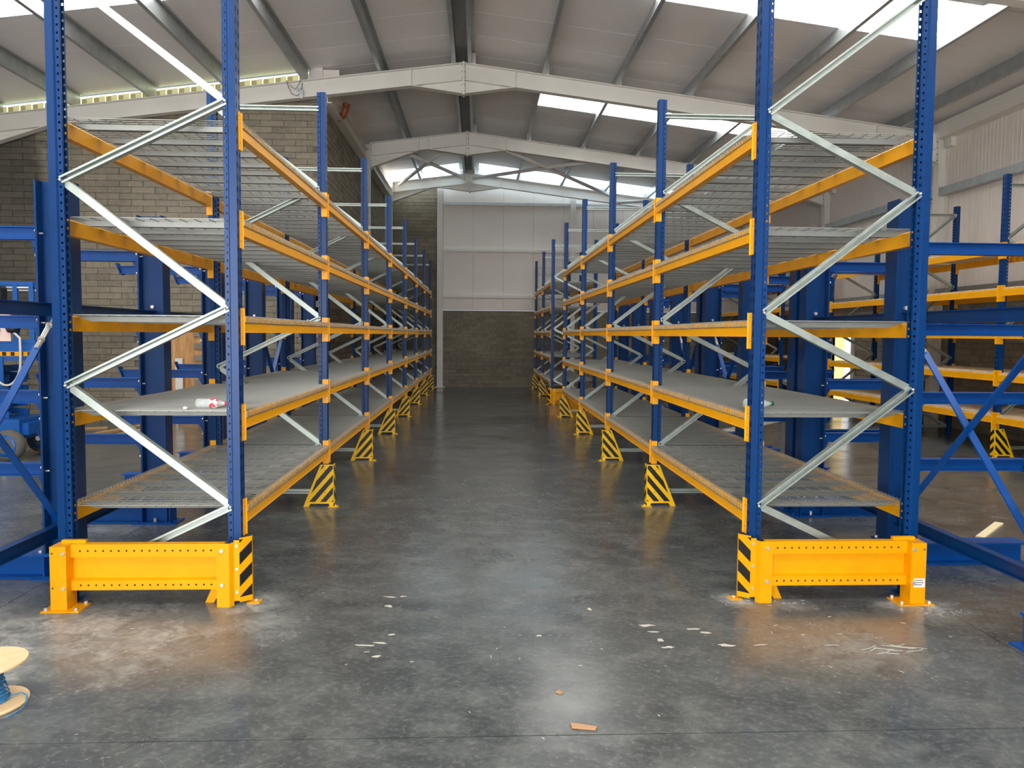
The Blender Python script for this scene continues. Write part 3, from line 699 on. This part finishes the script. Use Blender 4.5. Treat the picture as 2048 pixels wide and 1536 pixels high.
# ------------------------------------------------------------------ end barriers
def end_barrier(xf, dx, yb, ydir, label, sticker=False):
    """yb = face of the end post; ydir -1: stands in front (towards camera) of the frame, +1 behind it.  d = distance into the rack."""
    g = thing('end_barrier', label, 'rack barrier', (xf, yb, 0))
    X = lambda d: dx * d
    sec = [(-.11, .41), (-.11, .327), (-.078, .318), (-.078, .186), (-.11, .177), (-.11, .115), (-.055, .115), (-.055, .41)]
    mb = MB().prism([(y, z) for y, z in sec], lambda u, v, w: (X(w), -ydir * u if ydir > 0 else u, v), .08, 1.035)
    rail = obj('rail', mb.mesh('rail', YELLOW), g)
    hb = MB(); sg = 1 if ydir < 0 else -1
    for i in range(18):
        for z in (.368, .147):
            d = .155 + i * .048; hb.cyl((X(d), sg * -.1104, z), (X(d), sg * -.1108, z), .0062, 8)
    obj('bolt_holes', hb.mesh('bolt_holes', HOLE), rail)
    # box post with base plate
    pb = MB()
    ya, yb2 = sorted((sg * -.165, sg * -.045))
    pb.box(*sorted((X(1.03), X(1.13))), ya, yb2, .008, .41)
    post = obj('post', pb.mesh('post', YELLOW), g)
    cb = MB().box(*sorted((X(.95), X(1.10))), *sorted((sg * -.08, sg * -.05)), .36, .43).mesh('cap_plate', YELLOW)
    obj('cap_plate', cb, post)
    obj('base_plate', MB().box(*sorted((X(.945), X(1.18))), *sorted((sg * -.195, sg * -.035)), 0, .008).mesh('base_plate', YELLOW), post)
    bb = MB()
    for d in (.97, 1.155):
        for y in (-.175, -.055): bb.cyl((X(d), sg * y, .008), (X(d), sg * y, .026), .011, 6)
    for z in (.368, .147): bb.cyl((X(1.045), sg * -.165, z), (X(1.045), sg * -.178, z), .012, 6)
    obj('bolts', bb.mesh('bolts', BOLT), post)
    hb = MB()
    for z in (.368, .147): hb.cyl((X(1.115), sg * -.1655, z), (X(1.115), sg * -.166, z), .006, 6)
    obj('bolt_holes', hb.mesh('bolt_holes', HOLE), post)
    # folded corner protector with hazard stripes
    cp_ = MB(); T = .006
    plan = [(.12, -.118), (.04, -.118), (.02, -.085), (-.015, -.085), (-.078, -.03), (-.079, -.024), (-.078, -.010)]
    inner = [(.12, -.112), (.043, -.112), (.023, -.079), (-.013, -.079), (-.072, -.025), (-.073, -.022), (-.072, -.010)]
    for i in range(6):
        a, b, c_, d_ = plan[i], plan[i + 1], inner[i + 1], inner[i]
        zb = 0 if i in (0, 1) else .03 if i in (2,) else .0 if i == 4 else .015
        if i == 3: zb = .02
        cp_.prism([a, b, c_, d_], lambda u, v, w: (X(u), sg * v, w), zb, .412 if i < 2 else .425 if i == 2 else .44)
    cp_.box(*sorted((X(-.13), X(-.05))), *sorted((sg * -.06, sg * .02)), 0, .006)
    side = [(.225, 0), (.17, 0), (.15, .035), (.10, .035), (.06, .0), (.05, .0), (.05, .4)]
    cp_.prism(side, lambda u, v, w: (X(u), sg * w, v), -.03, -.024)
    pr = obj('corner_protector', cp_.mesh('corner_protector', YELLOW), g)
    st = MB(); a, b = plan[3], plan[4]; ln = math.hypot(b[0] - a[0], b[1] - a[1]); nx, ny = (b[1] - a[1]) / ln, -(b[0] - a[0]) / ln
    if nx > 0: nx, ny = nx, ny
    for p in stripes([(.0, .055), (ln, .055), (ln, .43), (0, .43)], .85, .143, .122, .54):
        st.prism(p, lambda u, v, w: (X(a[0] + (b[0] - a[0]) * u / ln - abs(nx) * w), sg * (a[1] + (b[1] - a[1]) * u / ln - abs(ny) * w), v), .0004, .0014)
    obj('hazard_stripes', st.mesh('hazard_stripes', BLACKT), pr)
    bb = MB()
    for z in (.368, .147): bb.cyl((X(.085), sg * -.118, z), (X(.085), sg * -.13, z), .012, 6)
    for z in (.39, .24, .09): bb.cyl((X(.0), sg * -.085, z), (X(.0), sg * -.095, z), .010, 6)
    bb.cyl((X(-.10), sg * -.02, .006), (X(-.10), sg * -.02, .02), .012, 6)
    obj('bolts', bb.mesh('bolts', BOLT), pr)
    if sticker:
        lb = obj('label_sticker', MB().box(X(1.05), X(1.125), -.1665, -.1655, .115, .175).mesh('label_sticker', LABELW), post)
        tx = MB()
        for i, (z, w_) in enumerate(((.160, .055), (.145, .06), (.130, .05))): tx.box(X(1.056), X(1.056 + w_), -.1669, -.1664, z, z + .005)
        # sub-part depth limit: printed lines share the sticker mesh's parent
        obj('printed_lines', tx.mesh('printed_lines', INK), post)
    return g
end_barrier(XLF, -1, YL, -1, 'yellow steel end barrier in front of the rack beside the block wall')
end_barrier(XRF, 1, YRR, -1, 'yellow steel end barrier with white sticker on its post', True)
end_barrier(XRF, 1, YRR + 4 * L + UW, 1, 'yellow end barrier closing the back end of the four-bay rack at the walkway gap')
end_barrier(XRF, 1, YRR + 5 * L, -1, 'small distant yellow end barrier in front of the far two-bay rack')

# ------------------------------------------------------------------ cantilever racks
ARMZ = [2.485, 1.865, 1.338, .82]
def cantilever(label, xf, a, ys, brace_bays, ties=True):
    """xf = column flange on the pallet-rack side, a = direction of the arms"""
    g = thing('cantilever_rack', label, 'cantilever rack', (xf, ys[0], 0))
    K = ('cant', a)
    if K not in RMESH:
        col = MB().sweep(IB(.16, .225, .009, .014), (a * .1125, 0, .17), (a * .1125, 0, 2.80), (1, 0, 0)).mesh('column', BLUE)
        bs = MB().sweep(IB(.16, .17, .009, .013), (a * -.03, 0, .087), (a * 1.13, 0, .087))
        for d in (-.024, .0, .225): bs.box(*sorted((a * d, a * (d + .01))), -.078, .078, .014, .16)
        bs.box(*sorted((a * -.03, a * .29)), -.1, .1, .172, .186)
        bs.box(*sorted((a * -.085, a * .31)), -.11, .11, 0, .010)
        bs.cyl((a * -.06, -.06, .010), (a * -.06, -.06, .035), .012, 6)
        base = bs.mesh('base_beam', DBLUE)
        fl = MB()
        for d in (-.01, .05, .17, .26):
            for y in (-.055, .055): fl.cyl((a * d, y, .186), (a * d, y, .2), .013, 6)
        fl.cyl((a * .12, -.05, .008), (a * .12, -.05, .05), .013, 6)
        arm = MB().sweep(IB(.08, .09, .007, .008), (a * .237, 0, -.045), (a * 1.125, 0, -.045))
        arm.box(*sorted((a * .226, a * .238)), -.05, .05, -.23, .02)
        arm.prism([(.226, -.09), (.30, -.09), (.238, -.2)], lambda u, v, w: (a * u, w, v), -.004, .004)
        lip = MB().prism([(1.10, -.10), (1.112, -.10), (1.165, .03), (1.153, .03)], lambda u, v, w: (a * u, w, v), -.045, .045)
        ab = MB()
        for z in (-.03, -.2):
            for y in (-.035, .035): ab.cyl((a * .238, y, z), (a * .25, y, z), .011, 6)
        ab.cyl((a * .226, -.05, -.05), (a * .185, -.05, -.05), .006, 6)
        RMESH[K] = (col, base, fl.mesh('bolts', BOLT), arm.mesh('arm', DBLUE), lip.mesh('tip_plate', BLUE), ab.mesh('bolts', BOLT))
    col, base, fl, arm, lip, ab = RMESH[K]
    for y in ys:
        yy = y - ys[0]
        c = obj('column', col, g, (0, yy, 0))
        b = obj('base_beam', base, g, (0, yy, 0)); obj('bolts', fl, b)
        for z in ARMZ:
            ar = obj('arm', arm, g, (0, yy, z)); obj('tip_plate', lip, ar); obj('bolts', ab, ar)
        obj('tie_bolt', MB().cyl((a * .12, -.006, 1.985), (a * .12, -.03, 1.985), .016, 8).mesh('tie_bolt', BOLT), c, (0, 0, 0))
    for y, y2 in zip(ys, ys[1:]):
        for z in (1.905, .355):
            m = MB().sweep(IB(.06, .09, .006, .008), (a * .12, .006, 0), (a * .12, y2 - y - .006, 0)).mesh('tie_beam', BLUE)
            obj('tie_beam', m, g, (0, y - ys[0], z))
        if (y, y2) in brace_bays:
            for s, p, q in ((1, (a * .11, .10, .46), (a * .11, y2 - y - .10, 1.84)), (2, (a * .085, y2 - y - .1, .40), (a * .085, .10, 1.84))):
                P, Q = V3(p), V3(q); d = (Q - P).normalized(); ln = (Q - P).length
                o = obj('diagonal_brace', MB().bar(P, P + d * (ln - .26), .012, .05, (1, 0, 0)).mesh('diagonal_brace', DBLUE), g, (0, y - ys[0], 0))
                tb = MB(); e = P + d * (ln - .26)
                tb.cyl(e - d * .02, e + d * .05, .018, 8).cyl(e + d * .05, e + d * .26, .006, 6)
                u = V3((0, 1, 0)).cross(d).cross(d).normalized() if False else d.cross(V3((1, 0, 0))).normalized()
                for sgn in (-1, 1): tb.cyl(e + d * .06 + u * .016 * sgn, e + d * .2 + u * .016 * sgn, .006, 6)
                tb.cyl(e + d * .055, e + d * .075, .022, 8).cyl(e + d * .19, e + d * .21, .022, 8)
                obj('turnbuckle', tb.mesh('turnbuckle', BOLT), o)
    return g
cantilever('long blue cantilever rack of I-beam columns with arms towards the grey block wall', -2.845, -1, [3.9, 5.45, 7.0, 8.55, 10.1, 11.65, 13.2], [(3.9, 5.45), (10.1, 11.65)])
cantilever('blue cantilever rack with X-brace bars and turnbuckles, first behind the green-capped bottle rack', 3.15, 1, [4.0, 5.65, 7.2], [(4.0, 5.65)])
cantilever('blue cantilever rack second in line behind the green-capped bottle rack', 3.15, 1, [7.45, 8.95, 10.42], [(8.95, 10.42)])
cantilever('blue cantilever rack third in line, standing deep behind the four-bay mesh rack', 3.15, 1, [10.72, 12.22, 13.72], [(10.72, 12.22)])
cantilever('blue cantilever rack last in line, small and dim behind the far mesh racks', 3.15, 1, [15.3, 16.85], [])

# ------------------------------------------------------------------ scissor lift by the block wall
lf = thing('access_lift', 'blue wheeled access lift with guard rails, parked by the grey block wall', 'lift', (-7.0, 10.75, 0))
obj('chassis', MB().box(-1.0, .78, -.35, .35, .28, .56).box(.70, .86, -.28, .28, .34, .50).mesh('chassis', LIFTB), lf)
wm = MB().lathe([(.0, 0), (.09, 0), (.10, .02), (.165, .0), (.205, .02), (.215, .06), (.205, .14), (.15, .16), (0, .16)], (0, 0, 0), (0, -1, 0), 24).mesh('tyre', RUBBER, True)
rm = MB().lathe([(0, .0), (.05, .0), (.05, -.0), (.13, .04), (.15, .16), (.14, .172), (.06, .14), (.05, .18), (0, .185)], (0, 0, 0), (0, -1, 0), 20).mesh('wheel_rim', LIFTB, True)
hm = MB().cyl((0, -.16, 0), (0, -.2, 0), .035, 10).mesh('hub', BOLT)
for x in (.66, -.85):
    for y in (-.32, .48):
        w = obj('wheel', wm, lf, (x, y, .215)); obj('wheel_rim', rm, w); obj('hub', hm, w)
sc = MB()
for i in range(4):
    z = .6 + i * .17
    for y in (-.22, .22):
        sc.bar((-.95, y, z), (.55, y, z + .14), .04, .09); sc.bar((-.95, y + .05, z + .14), (.55, y + .05, z), .04, .09)
obj('scissor_stack', sc.mesh('scissor_stack', LIFTB), lf)
pf = obj('platform', MB().box(-1.15, 1.05, -.38, .38, 1.36, 1.63).box(-1.15, 1.05, -.39, .39, 1.60, 1.64).box(.3, .62, -.40, -.38, 1.0, 1.4).mesh('platform', LIFTB), lf)
st = MB()
for i in range(10): st.box(-.05 + i * .11, -.0 + i * .11, -.392, -.388, 1.425, 1.475)
obj('hazard_tape', MB().box(-.08, 1.03, -.388, -.381, 1.42, 1.48).mesh('hazard_tape', YELLOW), pf)
obj('tape_stripes', st.mesh('tape_stripes', BLACKT), pf)
for n_, z in (('top_rail', 2.42), ('mid_rail', 2.34)):
    for y in (-.36, .36): obj('guard_rail', MB().bar((-1.1, y, z), (1.03, y, z - (.03 if n_ == 'top_rail' else 0)), .035, .05 if n_ == 'top_rail' else .02).mesh('guard_rail', LIFTB if n_ == 'top_rail' else BOLT), lf)
for x in (-1.08, -.1, .79, 1.0):
    for y in (-.36, .36): obj('rail_post', MB().box(x - .03, x + .03, y - .02, y + .02, 1.62, 2.42).mesh('rail_post', LIFTB), lf)
obj('control_box', MB().box(.32, .68, -.5, -.36, 2.08, 2.35).box(.36, .64, -.53, -.5, 2.14, 2.3).box(.3, .66, -.48, -.36, 2.02, 2.08).mesh('control_box', BLACKP), lf)
obj('side_board', MB().box(.1, .74, -.41, -.39, 1.62, 1.98).mesh('side_board', PINKW), lf)
obj('joystick', MB().lathe([(0, 0), (.07, .02), (.09, .07), (.06, .12), (0, .14)], (.78, -.42, 1.72), (0, 0, 1), 12).mesh('joystick', BLACKP, True), lf)
pts = [(.62, -.44, 1.78)]
for i in range(17):
    t = math.pi * (-.05 + 1.1 * i / 16); pts.append((.70 - .19 * math.cos(t) * (1 if i else 1), -.46, 1.36 - .33 * math.sin(t) + (.25 if i in (0, 16) else .1 if i in (1, 15) else 0)))
pts.append((.74, -.44, 1.8))
obj('hose', MB().tube(pts, .016, 6).mesh('hose', HOSE, True), lf)

# ------------------------------------------------------------------ cable reel
rl = thing('cable_reel', 'plywood cable reel wound with thin blue cable, standing on the concrete floor', 'cable reel', (-2.297, 3.54, 0))
fm = MB().lathe([(0, 0), (.165, 0), (.167, .003), (.167, .011), (.165, .014), (0, .014)], (0, 0, 0), (0, 0, 1), 40).mesh('flange', PLYR)
obj('flange', fm, rl, (0, 0, .001)); tf_ = obj('flange', fm, rl, (0, 0, .196))
obj('flange_hole', MB().cyl((0, 0, .0141), (0, 0, .0146), .02, 14).mesh('flange_hole', HOLE), tf_)
prof = [(.0, .015)]; r0 = []
for i in range(37):
    z = .016 + i * .005; base = .060 + (.034 * max(0, 1 - z / .09)) - .006 * math.sin(z * 25)
    prof.append((base + (.0045 if i % 2 else -.0015), z))
prof.append((0, .196))
obj('wound_cable', MB().lathe(prof, (0, 0, 0), (0, 0, 1), 32).mesh('wound_cable', CABLE, True), rl)
lp = MB()
for k in range(5):
    R, z0, tl = .088 - .005 * k, .03 + .02 * k, .1 * (1 if k % 2 else -1)
    lp.tube([(R * math.cos(a), R * math.sin(a), z0 + R * tl * math.cos(a + k) * .5) for a in [2 * math.pi * i / 28 for i in range(29)]], .0035, 5)
obj('loose_coils', lp.mesh('loose_coils', CABLE, True), rl)
tail = [(.09, .02, .03), (.12, .055, .03), (.15, .045, .024), (.178, .0, .012), (.186, -.06, .006), (.178, -.10, .005), (.165, -.135, .005)]
sm = []
for i in range(len(tail) - 1):
    for t in (0, .33, .66): sm.append(tuple(tail[i][j] * (1 - t) + tail[i + 1][j] * t for j in range(3)))
sm.append(tail[-1]); obj('cable_tail', MB().tube(sm, .0032, 6).mesh('cable_tail', CABLE, True), rl)

# ------------------------------------------------------------------ bottles on the decks
DK = LEV[1] - .052 + .005
def bottle(label, loc, rz, capm, r=.033, ln=.2, lab=None):
    b = thing('plastic_bottle', label, 'bottle', loc, rz)
    pr = [(0, 0), (r * .7, .002), (r, .012), (r, .03), (r * .93, .036), (r, .042), (r, .06), (r * .93, .066), (r, .072), (r, ln * .6), (r * .97, ln * .66), (r * .5, ln * .86), (r * .36, ln * .92), (r * .36, ln)]
    o = MB().lathe(pr, (0, 0, r), (1, 0, 0), 20)
    obj('bottle_body', o.mesh('bottle_body', GLASS, True), b)
    obj('cap', MB().lathe([(0, ln + .016), (r * .43, ln + .016), (r * .45, ln), (r * .45, ln - .004), (0, ln - .004)], (0, 0, r), (1, 0, 0), 16).mesh('cap', capm, True), b)
    if lab: obj('label_sleeve', MB().lathe([(r + .0006, ln * .5), (r + .0008, ln * .52), (r + .0008, ln * .66), (r * .9, ln * .70), (r * .75, ln * .76)], (0, 0, r), (1, 0, 0), 20).mesh('label_sleeve', lab, True), b)
def label_mat():
    m = bpy.data.materials.new('red_label_print'); m.use_nodes = True; t = NT(m); b = t.n['Principled BSDF']; g = t.add('ShaderNodeNewGeometry')
    n = t.noise(38, 2, .5, g.outputs['Position']); t.link(t.mix(t.ramp(n, .48, .53), lin((240, 232, 230)), lin((214, 70, 84))), b.inputs['Base Color']); return m
bottle('clear plastic bottle with red cap and red-white label lying on the mesh shelf', (-1.915, 5.16, DK), -.06, REDC, .034, .205, label_mat())
bottle('clear plastic bottle with green cap lying on the mesh shelf behind a blue post', (1.895, 5.27, DK), .05, GREENC, .036, .205)
thing('loose_cap', 'small clear cap on the mesh shelf beside the red-capped bottle', 'bottle cap', (-1.955, 5.08, DK), me=MB().lathe([(0, .018), (.014, .018), (.016, 0), (.013, 0), (.012, .012), (0, .012)], (0, 0, 0), (0, 0, 1), 14).mesh('loose_cap', LABELW, True))

# ------------------------------------------------------------------ timber and scraps
def plank(label, p, q, w, h, m=TIMBER, name='timber_plank', cat='plank', z=.001):
    P, Q = V3((*p, z + h / 2)), V3((*q, z + h / 2)); c = (P + Q) / 2; ang = math.atan2(q[1] - p[1], q[0] - p[0]); ln = (Q - P).length / 2
    return thing(name, label, cat, (c.x, c.y, z), ang, me=MB().box(-ln, ln, -w / 2, w / 2, 0, h).mesh(name, m))
plank('pale timber strip lying on the dark floor between the blue X-brace and the racks', (4.40, 6.30), (4.93, 6.80), .07, .02, mat('bare_pine', (240, 224, 184), .7))
plank('long sawn timber lying along the floor below the blue cantilever arms', (-6.3, 11.3), (-5.85, 13.8), .12, .05)
plank('second sawn timber on the floor, beside the first along the block wall', (-6.75, 11.6), (-6.2, 14.4), .1, .04)
plank('short broken board on the floor behind the lift wheel', (-7.4, 12.3), (-6.9, 12.9), .16, .025)
plank('thin batten on the floor near the boarded doorway', (-7.9, 13.3), (-6.75, 13.9), .05, .03)
plank('white plastic panel leaning upright on the plywood sheet', (-5.92, 14.92), (-5.78, 14.92), .03, 1.25, WHITEP, 'white_panel', 'panel')
plank('short timber offcut on the floor below the plywood sheets', (-5.75, 14.6), (-5.45, 14.75), .1, .14)
sc1 = MB().prism([(-.055, -.012), (.05, -.022), (.06, .0), (-.03, .02), (-.06, .024)], lambda u, v, w: (u, v, w), 0, .008)
thing('wood_chip', 'flat orange-brown wood chip on the wet-looking floor, larger of two', 'wood chip', (.48, 3.25, .001), -.1, me=sc1.mesh('wood_chip', CARD))
sc2 = MB().prism([(-.016, -.01), (.012, -.014), (.018, .004), (-.01, .014)], lambda u, v, w: (u, v, w), 0, .006)
thing('wood_chip', 'tiny brown wood chip on the floor, smaller of two', 'wood chip', (.405, 3.58, .001), -.6, me=sc2.mesh('wood_chip', CARD))
# pale shavings and swarf scattered over the floor
sv = MB(); rnd = random.Random(4)
def smear(x, y, rx, ry, a=0.):
    n = 11; pts = []
    for i in range(n):
        t = 2 * math.pi * i / n; k = rnd.uniform(.45, 1.1); u, v = rx * k * math.cos(t), ry * k * math.sin(t)
        pts.append((x + u * math.cos(a) - v * math.sin(a), y + u * math.sin(a) + v * math.cos(a)))
    sv.prism(pts, lambda u, v, w: (u, v, w), .0006, .0018)
def strand(x, y, ln, a, w=.003, bend=.4):
    px_, py_ = x, y; n = 5
    for i in range(n):
        a += rnd.uniform(-bend, bend); qx, qy = px_ + math.cos(a) * ln / n, py_ + math.sin(a) * ln / n
        sv.bar((px_, py_, .002), (qx, qy, .003), w, .002); px_, py_ = qx, qy
for (x, y, rx, ry) in ((-.62, 4.17, .07, .012), (-.55, 4.2, .05, .010), (-.50, 4.32, .03, .01), (-.55, 4.02, .03, .015), (-.58, 4.95, .05, .012), (-.5, 4.96, .03, .01), (-.57, 4.78, .03, .02),
                       (1.02, 4.42, .06, .02), (1.05, 4.32, .04, .015), (1.30, 4.36, .06, .012), (1.36, 4.30, .04, .02), (1.42, 4.12, .05, .02), (1.06, 4.2, .025, .02), (1.08, 4.1, .04, .015), (1.62, 4.12, .05, .008),
                       (.36, 4.28, .02, .012), (.72, 4.7, .015, .03), (2.42, 4.07, .13, .006), (.55, 3.88, .012, .006), (-.35, 3.95, .015, .005)):
    smear(x, y, rx, ry, rnd.uniform(-.2, .2))
for (x, y) in ((1.98, 4.10), (2.16, 4.04), (2.20, 4.02), (2.24, 4.06), (2.28, 3.99), (2.3, 4.03), (2.36, 4.1), (2.40, 4.0), (2.22, 3.98), (2.33, 4.08), (2.42, 4.06)):
    strand(x, y, rnd.uniform(.06, .14), rnd.uniform(-.6, .5), .0035)
for (x, y, n, sx, sy) in ((2.9, 4.62, 16, .22, .08), (1.75, 4.8, 14, .16, .08), (2.1, 4.78, 8, .1, .05), (-1.9, 4.3, 8, .5, .3), (.2, 3.9, 12, 1.5, .6), (2.3, 4.3, 10, .5, .2)):
    for i in range(n): strand(x + rnd.gauss(0, sx * .6), y + rnd.gauss(0, sy * .6), rnd.uniform(.01, .035), rnd.uniform(0, 3.14), rnd.uniform(.002, .004))
o = thing('floor_shavings', 'pale shavings and plaster bits scattered across the dark floor', 'debris', me=sv.mesh('floor_shavings', DUSTW)); o['kind'] = 'stuff'

# ------------------------------------------------------------------ soil pipe in the inner corner, floodlight bracket on the rafter
pp = thing('soil_pipe', 'orange-brown plastic pipe elbow coming through the block wall near the rafter', 'pipe', (-3.05, 16.1, 6.2))
obj('pipe_run', MB().tube([(.066, .0, .02), (.10, .0, .05), (.18, .0, .10)], .06, 14).mesh('pipe_run', CLAY, True), pp)
obj('elbow', MB().tube([(.14, 0, .07), (.2, 0, .12), (.24, -.02, .2), (.27, -.04, .32)], .07, 14).tube([(.26, -.035, .28), (.275, -.045, .34)], .08, 14).mesh('elbow', CLAY, True), pp)
cb = thing('cable_bundle', 'grey cable bundle and clips hanging on the pale rafter', 'cable', (-3.45, 14.69, 6.35))
obj('cable_loop', MB().tube([(-.22, 0, .2), (-.18, -.01, .06), (-.12, -.015, -.06), (-.02, -.02, -.1), (.06, -.01, -.02), (.08, -.01, .15)], .007, 6).tube([(-.15, -.01, .1), (-.05, -.02, .02), (.02, -.02, .12), (.05, -.01, .2)], .006, 6).mesh('cable_loop', INK, True), cb)
obj('clip_bracket', MB().box(.02, .09, -.02, .0, -.14, .02).box(-.02, .06, -.03, .0, .0, .05).mesh('clip_bracket', PURLIN), cb)
